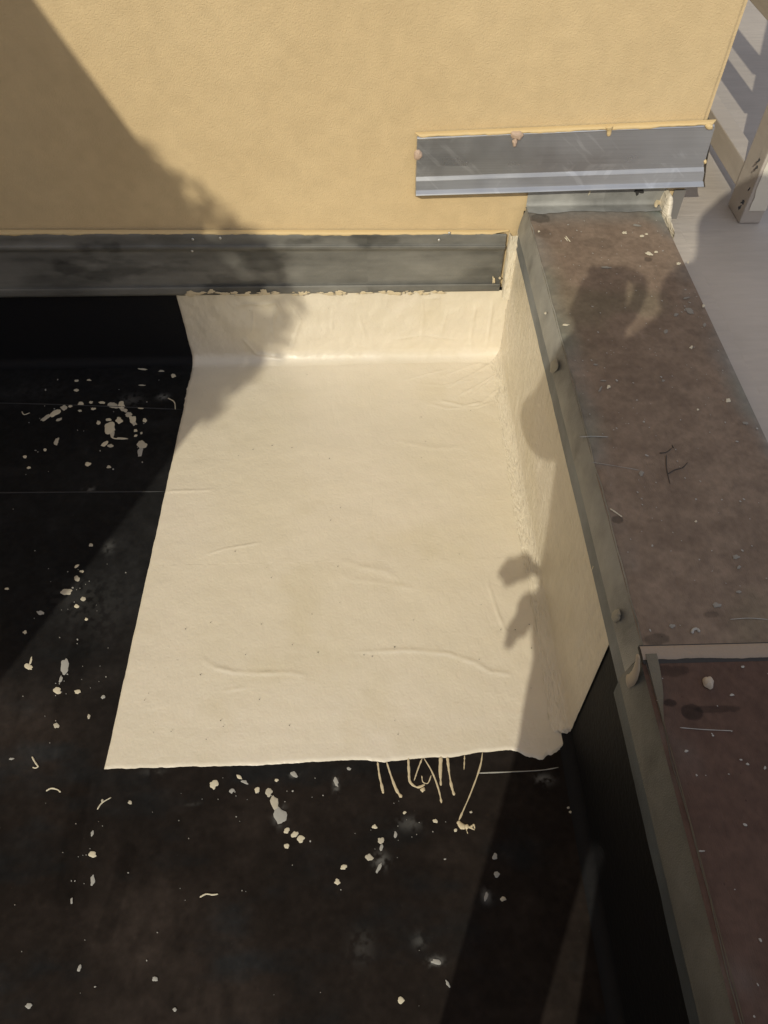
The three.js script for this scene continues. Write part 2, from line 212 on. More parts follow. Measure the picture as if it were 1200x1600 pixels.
const S = [ // spatters: pixel centre, half sizes, turn, 1 = worn grey
  [72, 653, 9, 3.2, -30], [85, 646, 10, 4, -25], [100, 638, 5, 4], [110, 635, 3, 2], [126, 631, 4.5, 3], [125, 642, 3, 2], [146, 639, 4, 2], [142, 629, 3, 2], [159, 629, 5, 2, 8], [177, 634, 8, 4, 15], [190, 633, 5, 6], [194, 641, 6, 3, 20], [201, 648, 5, 4], [207, 655, 5, 6], [210, 662, 4, 3], [212, 673, 2.6, 2], [212, 681, 2.6, 2], [221, 677, 2, 2], [226, 657, 3.2, 3],
  [172, 669, 9, 9, 20, 0], [176, 676, 3, 9, 10], [186, 657, 5, 5], [170, 656, 4, 2], [154, 661, 3, 3], [190, 685, 8, 1.6, 5], [164, 694, 7, 3, -30], [173, 697, 4, 2.6], [88, 690, 3.6, 6, 25], [70, 703, 3, 2], [222, 695, 7, 6, 0], [219, 706, 4, 9, 15, 1], [120, 595, 3.4, 1.6], [139, 594, 3.4, 1.6], [120, 610, 4, 2], [39, 714, 3, 2.2], [45, 731, 3.2, 2], [138, 725, 5, 3], [170, 730, 3.2, 2.2], [271, 587, 3.5, 3], [252, 580, 4, 1.4], [222, 577, 8, 1.2, 8], [222, 602, 5, 1], [220, 638, 5, 1, 5], [92, 656, 5, 2, -20],
  [104, 925, 8.6, 5.2], [130, 936, 3.6, 3.2], [120, 947, 3.6, 3.2], [120, 904, 4.2, 4.2], [142, 852, 3.2, 2.6], [39, 988, 3.2, 2.8], [101, 1041, 6.4, 11, 0, 1], [90, 1079, 6, 5, 20], [95, 1062, 2.4, 6, 15, 1], [121, 1081, 4.2, 3.6], [88, 1134, 4.2, 3.8, -20], [45, 1042, 7, 4, 30], [48, 1033, 1.6, 7, 15], [63, 958, 6, 3, 10, 1], [11, 920, 3.4, 1.6], [135, 968, 2.4, 2.2], [139, 1120, 2.2, 3.4], [161, 1089, 3.4, 3, 0, 1], [18, 1186, 4, 2, 0, 1], [120, 885, 4, 2, -30], [128, 893, 3, 2],
  [334, 1226, 6.6, 6.8], [362, 1236, 4.4, 3.4, 0, 1], [402, 1235, 4.2, 5, 0], [374, 1214, 5.4, 2.6, 32], [382, 1222, 6, 3, 20, 1], [420, 1238, 5, 6], [428, 1254, 7, 10, -18], [438, 1275, 9, 13, -10, 1], [448, 1298, 4.4, 5, 0], [461, 1304, 5.2, 4.2, -30], [470, 1311, 5.4, 5], [448, 1322, 4.2, 3.6], [203, 1254, 3.2, 3.2], [460, 1210, 6, 4, 30, 1], [525, 1222, 3, 8, -20, 1], [545, 1201, 3.2, 2.4, 0, 1], [432, 1219, 2.8, 2.4], [145, 1335, 6, 4.6, 10], [145, 1375, 3.6, 8.6, 5, 1], [144, 1303, 2.2, 4.4, 15, 1], [537, 1355, 5, 4.2], [527, 1378, 4.2, 4.6], [585, 1292, 4.2, 3.8], [595, 1313, 5, 4.6], [596, 1324, 2.4, 6, 5, 1], [577, 1339, 6, 5.4, 15], [592, 1356, 3, 8, 25, 1], [680, 1283, 4.2, 3, 30], [626, 1563, 4.8, 5.2], [681, 1503, 8, 4.4, 10, 1], [700, 1538, 2.2, 7, -35, 1], [773, 1339, 3.6, 5, 10, 1], [776, 1366, 4.2, 5, -20, 1], [786, 1405, 4.6, 3.8], [760, 1400, 3, 7, 12, 1], [124, 1513, 2.6, 6, 20, 1], [45, 1572, 5.6, 4, -20, 1], [242, 1530, 4.4, 4, 0, 1], [273, 1578, 3, 3, 0, 1], [112, 1408, 2, 5, 0, 1], [160, 1252, 2, 3], [618, 1305, 2.4, 5, 0, 1], [632, 1270, 3, 2], [736, 1269, 2.4, 1.8], [712, 1297, 2.4, 3], [888, 1262, 2, 2], [891, 1269, 1.8, 2]];
for (const [x, y, a, b, r, g] of S) part('paint_splat', splat(atF, UP, x, y, a, b, r || 0, 0.0004 + 0.00006 * Math.min(a, b), 0.3), g ? M.splatGrey : rnd() < 0.35 ? M.splatDull : M.splat, roof);
const strings = [[[[240, 566], [250, 561], [262, 556], [275, 550]], 2.2], [[[276, 549], [276, 558], [275, 570]], 2.6], [[[50, 1182], [55, 1191], [60, 1198]], 2.6], [[[61, 1197], [56, 1200], [51, 1199]], 2.4], [[[72, 1236], [80, 1232], [90, 1234], [95, 1238]], 2.6], [[[152, 1265], [159, 1255], [174, 1246]], 2.2], [[[312, 1402], [322, 1397], [332, 1398], [341, 1397]], 2.8], [[[16, 511], [20, 516], [24, 522]], 1.6], [[[34, 643], [38, 648], [47, 645]], 1.5], [[[240, 552], [232, 557]], 1.5], [[[176, 671], [176, 684], [188, 686], [198, 685]], 2], [[[262, 622], [272, 628], [274, 640]], 1.8]];
for (const [pts, w] of strings) part('paint_thread', strand(atF, UP, pts, w, w * 0.8), M.splat, roof);
{ const bits = []; for (let i = 0; i < 180; i++) { const c = rnd() < 0.45 ? [[150, 660, 120, 70], [110, 920, 60, 60], [110, 1060, 60, 70], [400, 1250, 130, 60], [620, 1300, 140, 70], [140, 1340, 50, 90]][Math.floor(rnd() * 6)] : null;
    const x = c ? c[0] + (rnd() + rnd() - 1) * c[2] : rr(0, 760), y = c ? c[1] + (rnd() + rnd() - 1) * c[3] : rr(480, 1600); const p = atF(x, y); if (p.z < 0.03 || p.z > 2 || (p.x > -0.47 && p.z < 1.05) || p.x > 0.3) continue;
    const s = 0.5 + 1.1 * rnd() * rnd(); bits.push(splat(atF, UP, x, y, s * rr(0.8, 1.6), s, rr(0, 180), 0.0004, 0.3, 7)); }
  part('paint_specks', merge(bits), M.splatGrey, roof, 'stuff'); }

// ------------------------------------------------------------------ rendered house wall
const XW = 0.668;
const house = thing('rendered_wall', 'ochre rough rendered house wall above the metal flashings', 'wall', [0, 0, 0]);
house.userData.kind = 'structure';
part('render_face', grid(160, 120, (s, t) => { const x = mix(-5, XW, 1 - Math.pow(1 - s, 2)), y = mix(-0.3, 3.4, t); const e = XW - x < 0.03 ? 0.0025 * (fbm(y * 40, 3, 231, 3) - 0.5) : 0; return V3(x + e, y, 0.004 * (fbm(x * 5, y * 5, 233, 3) - 0.5) - 0.002 - (XW - x < 0.006 ? 0.003 : 0)); }, (p) => [p.x, p.y]), M.stucco, house);
part('wall_core', box(-5, XW - 0.002, -0.3, 3.4, -3, -0.008), M.stucco, house);
part('wall_top', box(-5.05, XW + 0.04, 3.4, 3.46, -3, 0.05, 0.01), M.lead, house);

// lower flashing: folded dull metal along the wall foot
const yT = (x) => 0.345 - 0.0185 * (x - 0.03), yB = (x) => 0.1925 - 0.0052 * (x - 0.03);
function folded(name, x0, x1, lo, hi, prof, mat, parent, n = 60, wav = 0.0012, sd = 1) {
  const rows = []; prof.forEach(([t, z], i) => { rows.push([t, z]); });
  return part(name, grid(n, (rows.length - 1) * 3, (s, t) => { const x = mix(x0(t), x1(t), s), k = t * (rows.length - 1), i = Math.min(rows.length - 2, Math.floor(k + 1e-6)), f = k - i; const tt = mix(rows[i][0], rows[i + 1][0], f), z = mix(rows[i][1], rows[i + 1][1], f);
    let yy = mix(lo(x), hi(x), tt); yy += z * (1.25 - yy) / 1.461; return V3(x, yy + wav * 0.6 * (fbm(x * 6, tt * 2, sd, 3) - 0.5), z + wav * (fbm(x * 7, tt * 4, sd + 5, 3) - 0.5) * (z > 0.005 ? 1 : 0)); }, (p) => [p.x, p.y * 2]), mat, parent);
}
const low = thing('base_flashing', 'long dull grey folded metal flashing along the wall foot', 'flashing', [-0.3, 0.2, 0]);
folded('metal_strip', () => -5, () => 0.304, yB, yT, [[0, 0.001], [0, 0.013], [0.02, 0.0165], [0.13, 0.0155], [0.155, 0.009], [0.16, 0.009], [0.7, 0.0095], [0.72, 0.0105], [0.75, 0.0155], [0.79, 0.0155], [0.82, 0.011], [0.99, 0.0095], [1, 0.001]], M.lead, low, 140, 0.0014, 241);
for (const [x, y] of [[301, 374], [344, 372], [300, 392], [686, 375], [702, 364]]) part('screw', new THREE.SphereGeometry(0.0032, 10, 6).scale(1, 1, 0.6).translate(...onZ(x, y, 0.012).toArray()), M.screw, low);
{ const at = (x, y) => onZ(x, y, 0.0115); for (const [x, y, a, b] of [[771, 438, 2, 5], [781, 435, 1.6, 2], [298, 459, 9, 4], [312, 458, 8, 2.5], [411, 457, 6, 5], [330, 455, 5, 2.5], [470, 458, 4, 3], [385, 461, 10, 2], [352, 459, 7, 2]]) part('coating_smear', splat((p, q) => onZ(p, q, 0.017), FZ, x, y, a, b, 0, 0.0008, 0.5), M.drip, low); }
function lip(name, x0, x1, yTop0, zMax, amp, sd, mat, parent) {
  const yTop = (x) => yTop0(x) + zMax * 0.8 * (1.25 - yTop0(x)) / 1.461;
  const n = Math.round((x1 - x0) / 0.004);
  return part(name, grid(n, 8, (s, t) => { const x = mix(x0, x1, s), e = Math.min(1, Math.min(s, 1 - s) * 60 + 0.15), h = e * (0.003 + amp * (1.5 * Math.pow(fbm(x * 26, 2, sd, 3), 2) + 0.5 * (fbm(x * 120, 4, sd + 3, 2) - 0.4))), a = t * Math.PI;
    return V3(x, yTop(x) + 0.003 - (0.003 + h) * (0.5 - 0.5 * Math.cos(a)), 0.0005 + e * (zMax * (0.75 + 0.3 * fbm(x * 40, 6, sd + 7, 3))) * Math.pow(Math.sin(a), 0.6)); }, (p) => [p.x, p.y]), mat, parent);
}
lip('render_lip', -2.6, 0.31, yT, 0.011, 0.005, 245, M.stuccoBead, low);

// upper flashing: brighter stepped metal over the coping
const uT = (x) => 0.553 + 0.0279 * (x - 0.1), uB = (x) => 0.429 + 0.0169 * (x - 0.104);
const upf = thing('counter_flashing', 'shiny stepped metal flashing on the wall above the coping end', 'flashing', [0.4, 0.43, 0]);
const uProf = [[0, 0.002], [0, 0.031], [0.012, 0.032], [0.095, 0.0245], [0.1, 0.024], [0.255, 0.0205], [0.26, 0.0205], [0.335, 0.0172], [0.34, 0.0172], [0.94, 0.0115], [0.96, 0.0118], [1, 0.008], [1, 0.001]];
folded('metal_sheet', () => 0.102, (t) => mix(0.693, 0.676, t), uB, uT, uProf, M.alu, upf, 90, 0.0011, 251);
for (const [x, dx] of [[0.102, 0], [0.689, -0.014]]) { // closed ends
  const sh = new THREE.Shape(); uProf.forEach(([t, z], i) => sh[i ? 'lineTo' : 'moveTo'](z, mix(uB(x), uT(x), t))); sh.lineTo(0.001, uB(x));
  const e = new THREE.ShapeGeometry(sh), q = e.attributes.position; for (let i = 0; i < q.count; i++) { const z = q.getX(i), y = q.getY(i), t = (y - uB(x)) / (uT(x) - uB(x)); { const yl = y + z * (1.25 - y) / 1.461; q.setXYZ(i, dx ? mix(0.6932, 0.6762, t) : 0.1018, yl, z); } } e.computeVertexNormals();
  part('end_plate', boxUV(e), M.alu, upf);
}
part('corner_return', grid(4, 8, (s, t) => V3(mix(0.6935, 0.677, t), mix(uB(0.69), uT(0.69), t), mix(0.001, -0.05, s)), (p) => [p.z, p.y]), M.zinc, upf);
for (const [x, y, a, b, m] of [[653, 241, 6.5, 8.5, 1], [808, 211, 9, 7, 1], [1108, 197, 6, 5, 0], [804, 222, 4, 8, 1], [1101, 252, 3, 4, 0]]) part('sealant_blob', splat((p, q) => onZ(p, q, 0.0125), FZ, x, y, a, b, 0, 0.006, 0.25), m ? M.sealantPink : M.stuccoBead, upf);
part('render_run', strand((p, q) => onZ(p, q, 0.0125), FZ, [[952, 196], [952, 203], [951, 213]], 12, 5, 0.6, 0.1), M.stuccoBead, upf);
lip('render_lip', 0.099, 0.682, uT, 0.0126, 0.0055, 255, M.stuccoBead, upf);

// ------------------------------------------------------------------ parapet, trims, coping panels
const para = thing('parapet_wall', 'low roof parapet on the right carrying brown coping panels', 'parapet', [0.47, 0, 1]);
para.userData.kind = 'structure';
part('wall_core', box(XP + 0.001, 0.61, -0.3, YC - 0.013, -0.001, 7), M.black, para);
function copingPanel(label, z0, z1, xl, mat, tilt) {
  const t = thing('coping_panel', label, 'coping', [0.47, YC, (z0 + z1) / 2], null);
  part('top_sheet', grid(30, Math.ceil((z1 - z0) * 60), (s, v) => { const x = mix(xl + 0.006, 0.617, s), z = mix(z0, z1, v), ed = Math.min(sst(0, 0.02, s), sst(0, 0.012, 1 - s)); return V3(x, YC - 0.002 * (1 - ed) + 0.0012 * (fbm(x * 9, z * 5, 261 + tilt, 3) - 0.5), z); }, (p) => [(p.x - 0.3) / 0.35, (p.z + 0.1) / 1.7]), mat, t);
  part('outer_drip', grid(3, 20, (s, v) => V3(0.617 + 0.001 * s, mix(YC - 0.002, YC - 0.08, s), mix(z0, z1, v)), (p) => [p.y, p.z]), mat, t);
  return t;
}
const cop1 = copingPanel('dusty brown coping panel running out from the wall corner', 0.003, 1.037, 0.331, M.coping1, 0);
const cop2 = copingPanel('darker red brown coping panel nearest the camera, beyond the sealed joint', 1.056, 7, 0.325, M.coping2, 9);
M.zincNear = M.zinc.clone(); M.zincNear.color = lin(0.52, 0.52, 0.5); M.zincNearDark = M.zincDark.clone(); M.zincNearDark.color = lin(0.5, 0.54, 0.56);  // darker copies of both zincs for the near trim
function trim(label, z0, z1, lo, mid, top, inner) {
  const t = thing('edge_trim', label, 'metal trim', [XP, YC, (z0 + z1) / 2], null), n = Math.ceil((z1 - z0) * 90);
  const wob = (z, s) => 0.0008 * (fbm(z * 14, 3, s, 3) - 0.5);
  part('drip_face', grid(8, n, (s, v) => { const z = mix(z0, z1, v); return V3(mix(lo[0], mid[0], s) + wob(z, 271), mix(lo[1] + 0.002 * (fbm(z * 60, 1, 273, 2) - 0.5), mid[1], s), z); }, (p) => [p.z * 2, p.y * 2]), inner ? M.zincNearDark : M.zincDark, t);
  part('top_roll', grid(10, n, (s, v) => { const z = mix(z0, z1, v), b = Math.sin(s * Math.PI) * 0.0022; return V3(mix(mid[0] - 0.001, top[0] + 0.004 * (fbm(z * 22, 7, 277, 3) - 0.5) * s, s) + wob(z, 275) - b, mix(mid[1], top[1], s) + b * 0.5, z); }, (p) => [p.z * 2, p.y * 2]), inner ? M.zincNear : M.zinc, t);
  if (inner) part('inner_lip', grid(6, n, (s, v) => { const z = mix(z0, z1, v), w = 0.013 * sst(1.15, 1.06, z) + 0.0008 + 0.004 * (fbm(z * 30, 3, 279) - 0.5) * sst(1.2, 1.1, z); return V3(top[0] + s * w, top[1] + 0.0018 + 0.001 * s, z); }, (p) => [p.z * 2, p.x * 2]), M.zincLip, t);
  return t;
}
const trim1 = trim('grey metal edge trim with two screws beside the dusty coping panel', 0.012, 1.0445, [0.3285, 0.311], [0.3275, 0.352], [0.339, YC + 0.001], false);
const trim2 = trim('grey metal edge trim beside the red brown coping panel', 1.0465, 7, [0.3255, 0.293], [0.3225, 0.336], [0.337, YC + 0.001], true);
for (const [x, y, a, b] of [[867, 571, 6, 12], [964, 962, 7, 10]]) { const at = (p, q) => onX(p, q, 0.3275); const c = part('sealed_screw', splat(at, LX, x, y, a, b, 12, 0.003, 0.3), M.sealantGrey, trim1); c.userData.label = 'screw head smeared with sealant'; }
{ // flashing tab of grey metal turned up under the wall flashing
  const t = thing('upturned_flange', 'grey metal flange turned up the wall at the coping end', 'flashing', [0.48, YC, 0]);
  part('flange_sheet', grid(40, 8, (s, v) => { const x = mix(0.338, 0.627, s); return v < 0.5 ? V3(x, YC + 0.0022 + 0.001 * (fbm(x * 20, 1, 281) - 0.5), mix(0.034 + 0.014 * (fbm(x * 30, 2, 283, 3) - 0.5), 0.004, v * 2)) : V3(x, mix(YC + 0.0022, 0.45, (v - 0.5) * 2), 0.004); }, (p) => [p.x * 2, (p.y + p.z) * 2]), M.zinc, t);
  const at = (x, y) => onZ(x, y, 0.0045); for (const [x, y, a, b] of [[997, 299, 7, 5], [921, 300, 1.6, 4]]) part('tar_spot', splat(at, FZ, x, y, a, b, 20, 0.0015, 0.6), x > 950 ? M.dark : M.splat, t);
  part('tar_spot', splat(atC, UP, 1011, 313, 5, 3, 0, 0.003, 0.5), M.dark, t);
}
{ // sealed joint between the two panels
  const t = thing('sealant_joint', 'beige sealant strip filling the joint between coping panels', 'sealant', [0.47, YC, 1.046]);
  part('strip', grid(120, 10, (s, v) => { const x = mix(0.333, 0.617, s), e = 0.003 * (fbm(x * 70, 5, 291, 3) - 0.5) + 0.0035 * sst(0.42, 0.33, x) * (fbm(x * 120, 8, 293, 2) - 0.4); return V3(x, YC + 0.0005 + 0.0018 * Math.sqrt(Math.max(0, 1 - (2 * v - 1) ** 4)), mix(1.0345, 1.0535 + e, v)); }, (p) => [p.x * 2, p.z * 2]), std([0.3, 0.235, 0.175], 0.7, { bumpMap: bumpFloor, bumpScale: 0.001 }), t);
  part('dark_gap', box(0.333, 0.6165, YC - 0.006, YC + 0.0002, 1.033, 1.0585), M.dark, t);
  const at = (x, y) => onX(x, y, 0.3262);
  part('sealant_run', strand(at, LX, [[998, 1022], [997, 1040], [992, 1056], [981, 1067]], 5, 9, 0.25, 0.2), M.sealant, t);
  part('sealant_run', splat(at, LX, 980, 1068, 6, 5, -20, 0.0018, 0.2), M.sealant, t);
}
// spatter on the coping
const C1 = [[976, 364, 4.4, 2.6], [1003, 369, 4.2, 2], [1010, 366, 3, 2], [995, 352, 7, 2, 10, 1], [1014, 397, 6, 3, 15], [1025, 394, 3.4, 2], [1060, 412, 4.6, 2.2], [1075, 410, 2.4, 2], [842, 362, 2, 2], [885, 374, 4, 1.2, 50], [947, 418, 9, 1.8, 5, 1], [1078, 486, 9, 4.4, 25, 1], [1072, 466, 6, 2, -10, 1], [1080, 543, 3.2, 3], [1100, 508, 3.2, 3, 0, 1], [1099, 478, 3, 2.6], [951, 605, 3.8, 2.8], [942, 595, 6, 1.4, 0, 1], [938, 608, 2, 5, 30, 1], [1138, 626, 4, 3.2], [1165, 661, 5, 3, 20, 1], [1120, 946, 7, 4.6, 0, 1], [1002, 740, 4, 4, 0, 1], [930, 570, 4, 1.6, 0, 1], [883, 508, 6, 1.8], [852, 490, 2, 2], [1036, 595, 3, 2, 0, 1], [1150, 870, 7, 4, 0, 1], [1155, 886, 3, 4, 30, 1], [1050, 978, 5, 3.4, 0, 1], [1090, 640, 2, 2], [1087, 815, 2, 2], [1155, 925, 5, 2.4, 0, 1], [1056, 492, 4, 3, 0, 1], [1040, 518, 4, 3, 0, 1]];
for (const [x, y, a, b, r, g] of C1) part('paint_splat', splat(atC, UP, x, y, a * 0.85, b * 0.85, r || 0, 0.0003 + 0.00006 * Math.min(a, b), 0.4), g ? M.splatFaint : M.splat, cop1);
for (const [pts, w, m] of [[[[884, 369], [887, 373], [891, 378]], 1.6, 0], [[[953, 795], [962, 801], [972, 808]], 2.4, 0], [[[905, 683], [925, 682], [951, 683]], 1.6, 1], [[[922, 722], [960, 728], [1000, 735]], 0.8, 1], [[[1081, 990], [1083, 984], [1089, 983], [1093, 988]], 4, 1], [[[1140, 968], [1170, 966], [1200, 968]], 1.2, 1]]) part('paint_thread', strand(atC, UP, pts, w, w), m ? M.splatGrey : M.splat, cop1);
for (const pts of [[[1030, 708], [1040, 707], [1050, 700]], [[1052, 700], [1050, 695]], [[1041, 711], [1041, 728], [1043, 740], [1047, 757]], [[1043, 741], [1055, 734], [1066, 731], [1075, 722]]]) part('dry_twig', strand(atC, UP, pts, 1.9, 1.2), M.twig, cop1);
const lump = part('sealant_lump', splat(atC, UP, 1106, 1067, 7.5, 10, -30, 0.006, 0.2), M.sealant, cop2); lump.userData.label = 'beige lump of dried sealant';
for (const [x, y, a, b] of [[1160, 1042, 3, 2], [1144, 1086, 4, 1.8], [1072, 1174, 3, 2.4], [1195, 1200, 2, 3], [1030, 1094, 4, 2], [1096, 1330, 5, 1.4]]) part('paint_splat', splat(atC, UP, x, y, a, b, 0, 0.0006, 0.3), M.splatGrey, cop2);
part('paint_thread', strand(atC, UP, [[1062, 1137], [1100, 1140], [1145, 1142]], 1.4, 1.2), M.splatGrey, cop2);
for (const [c, z0, z1, n] of [[cop1, 0.06, 1.02, 190], [cop2, 1.07, 1.5, 70]]) { const bits = []; for (let i = 0; i < n; i++) { const x = rr(0.345, 0.61), z = rr(z0, z1), s = 0.0006 + 0.0014 * rnd() * rnd(); bits.push(splat((p, q) => V3(x + p, YC + 0.0008, z + q), UP, 0, 0, s * rr(0.7, 1.8), s, rr(0, 90), 0.0004, 0.4, 7)); } part('paint_specks', merge(bits), M.splatGrey, c, 'stuff'); }

// ------------------------------------------------------------------ the fresh cream coating
const coat = thing('cream_coating', 'fresh glossy cream waterproof coating in the roof corner', 'coating', [-0.06, 0, 0.5]);
const fz = (() => { const q = [[165, 1202], [230, 1200], [300, 1198], [400, 1196], [500, 1190], [560, 1187], [600, 1191], [640, 1186], [680, 1183], [700, 1184], [740, 1177], [790, 1172], [810, 1173], [828, 1183], [850, 1184], [866, 1178], [872, 1171], [880, 1166], [886, 1156], [893, 1146]].map(([x, y]) => { const p = onY(x, y, 0); return [p.x, p.z]; });
  return (x) => { if (x <= q[0][0]) return q[0][1]; for (let i = 0; i + 1 < q.length; i++) if (x <= q[i + 1][0]) return mix(q[i][1], q[i + 1][1], (x - q[i][0]) / (q[i + 1][0] - q[i][0])); return q[q.length - 1][1]; }; })();
const xl = (z) => -0.4445 - 0.0168 * z + 0.0022 * (fbm(z * 40, 2, 301, 4) - 0.5) + (z < 0.16 && z > 0.07 ? -0.003 * fbm(z * 120, 5, 303, 2) : 0);
const fRidge = ridgeField([[[[318, 1032], [335, 1044], [365, 1051], [400, 1053], [455, 1052], [475, 1056]], 0.004, 0.0016], [[[560, 1020], [640, 1017], [700, 1022], [740, 1035], [765, 1050], [795, 1054]], 0.004, 0.0014], [[[320, 868], [350, 859], [380, 854], [408, 849]], 0.0025, 0.0009], [[[690, 628], [725, 636], [752, 630], [782, 607]], 0.0045, 0.0024], [[[670, 632], [700, 640], [745, 637], [770, 628]], 0.003, 0.0012], [[[700, 606], [735, 588], [765, 570], [792, 552]], 0.0035, 0.002], [[[712, 622], [745, 604], [770, 590], [794, 578]], 0.003, 0.0018], [[[690, 590], [730, 574], [780, 560]], 0.003, 0.0012], [[[650, 600], [690, 604], [735, 596]], 0.003, 0.001], [[[735, 618], [752, 606], [775, 590]], 0.0025, 0.0014], [[[600, 560], [640, 556], [690, 560], [740, 548]], 0.004, 0.0012], [[[630, 596], [660, 588], [700, 578]], 0.003, 0.001], [[[762, 912], [768, 930], [776, 955], [788, 985]], 0.0028, 0.0016], [[[530, 875], [570, 888], [600, 893], [622, 906]], 0.006, 0.0009], [[[540, 905], [600, 912], [650, 922]], 0.006, 0.0007], [[[255, 769], [300, 768], [332, 767]], 0.003, 0.0012], [[[300, 565], [360, 564], [430, 562]], 0.0035, 0.0012], [[[620, 690], [680, 702], [720, 700]], 0.006, 0.0008], [[[352, 1080], [385, 1075]], 0.003, 0.0007]], (x, y) => onY(x, y, 0), (p) => [p.x, p.z]);
part('floor_coat', grid(300, 380, (s, t) => {
  const zt = Math.pow(t, 1.0); const x0 = xl(zt), x = mix(x0, XP - 0.001, s), z1 = fz(x) + (0.0022 + 0.008 * sst(0.2, 0.26, x)) * (fbm(x * 90, 4, 305, 3) - 0.5), z = mix(0.004, z1, zt);
  const dl = (x - x0), df = (z1 - z), edge = Math.sqrt(clamp(Math.min(dl, df) / 0.005)), h = 0.0022 + 0.0022 * (fbm(x * 6, z * 6, 307, 3) - 0.5) + (0.001 + 0.0034 * sst(0.16, 0.3, x) * sst(0.3, 0.1, z)) * (fbm(x * 26 + z * 12, z * 34 - x * 10, 309, 3) - 0.5) + fRidge(x, z);
  return V3(x, 0.0002 + h * edge, z); }, (p) => [p.x, p.z]), M.coat, coat);
const cove = (t, top, R = 0.03) => { if (t < 0.3) { const a = t / 0.3 * Math.PI / 2; return [0.0022 + R * (1 - Math.cos(a)), R * (1 - Math.sin(a))]; } return [mix(0.0022 + R, top, (t - 0.3) / 0.7), 0]; };
const wRidge = ridgeField([[[[375, 478], [388, 474], [410, 477], [432, 473], [438, 484]], 0.0035, 0.0022], [[[395, 480], [396, 500], [394, 520]], 0.003, 0.0016], [[[430, 482], [426, 510], [430, 536]], 0.003, 0.0014], [[[450, 470], [470, 500], [455, 545]], 0.003, 0.0014], [[[380, 530], [400, 552], [440, 556]], 0.004, 0.002], [[[520, 480], [518, 520]], 0.003, 0.001], [[[560, 490], [572, 530]], 0.003, 0.001], [[[660, 470], [662, 500], [658, 530]], 0.003, 0.001], [[[700, 480], [690, 520]], 0.003, 0.0012], [[[745, 470], [740, 500], [735, 530], [738, 548]], 0.0035, 0.0016], [[[770, 470], [765, 510], [760, 545]], 0.0035, 0.0018], [[[620, 530], [660, 524], [720, 532]], 0.003, 0.0012], [[[665, 467], [680, 466], [688, 465]], 0.003, 0.0012]], (x, y) => onZ(x, y, 0.008), (p) => [p.x, p.y]);
part('wall_coat', grid(300, 90, (s, t) => {
  const [y, fil] = cove(t, 0.199), x0 = -0.4435 - 0.002 * (fbm(y * 60, 3, 311, 3)), x = mix(x0, XP - 0.002, s), e = Math.sqrt(clamp((x - x0) / 0.004));
  return V3(x, y, 0.005 + (0.002 + 0.0026 * (fbm(x * 9, y * 9, 313, 3) - 0.5) + 0.0042 * (fbm(x * 34, y * 26, 315, 3) - 0.5) * sst(0.0, 0.03, y) + wRidge(x, y)) * e + fil); }, (p) => [p.x, p.y - p.z]), M.coat, coat);
const pRidge = ridgeField([[[[790, 460], [793, 500], [795, 545], [797, 600]], 0.004, 0.0022], [[[806, 470], [812, 520], [806, 560]], 0.003, 0.0012]], (x, y) => onX(x, y, 0.331), (p) => [p.z, p.y]);
part('parapet_coat', grid(90, 300, (s, t) => {
  const [y, fil] = cove(s, 0.322), z1 = 0.996 - 0.055 * y + 0.004 * (fbm(y * 60, 2, 321, 4) - 0.5) * sst(0.14, 0.02, y) + 0.006 * sst(0.05, 0, y) * (fbm(y * 300, 4, 323, 2) - 0.5), z = mix(0.005, z1, t), e = Math.sqrt(clamp((z1 - z) / 0.004));
  return V3(XP - 0.0045 - (0.001 + 0.0022 * (fbm(z * 8, y * 8, 325, 3) - 0.5) + 0.0012 * (fbm(z * 26, y * 12, 327, 3) - 0.5) + 0.0026 * (fbm(z * 70, y * 14, 329, 4) - 0.5) * sst(0.02, 0.06, y) + pRidge(z, y)) * e - fil * e, y, z); }, (p) => [p.z, p.y + p.x]), M.coatWall, coat);
part('corner_strip', grid(16, 60, (s, t) => { const y = mix(0.18, 0.346, t), x0 = 0.309 + 0.006 * (fbm(y * 26, 9, 331, 3) - 0.5) + 0.004 * sst(0.3, 0.2, y), x = mix(x0, XP - 0.004, s), e = Math.sqrt(clamp(Math.min(s, 1) * 6)); return V3(x, y, 0.006 + e * (0.013 + 0.006 * (fbm(x * 60, y * 26, 333, 3) - 0.5))); }, (p) => [p.y, p.x]), M.coatWall, coat);
part('corner_strip', grid(60, 8, (s, t) => { const y = mix(0.31, 0.352, s); return V3(XP - 0.006 - 0.002 * fbm(y * 60, 1, 335), y, mix(0.004, 0.03 - 0.2 * (y - 0.31) + 0.006 * (fbm(y * 90, 2, 337, 2) - 0.5), t)); }, (p) => [p.z, p.y]), M.coatWall, coat);
{ const g = []; for (let i = 0; i < 70; i++) { const x = rr(280, 690), y = 460 - (x - 280) * 0.006 + rr(-3, 1.5); g.push(splat((p, q) => onZ(p, q, 0.0172), FZ, x, y, rr(1.5, 6), rr(0.8, 2.4), 0, 0.0008, 0.5, 9)); } part('coating_smears', merge(g), M.drip, coat, 'stuff'); }
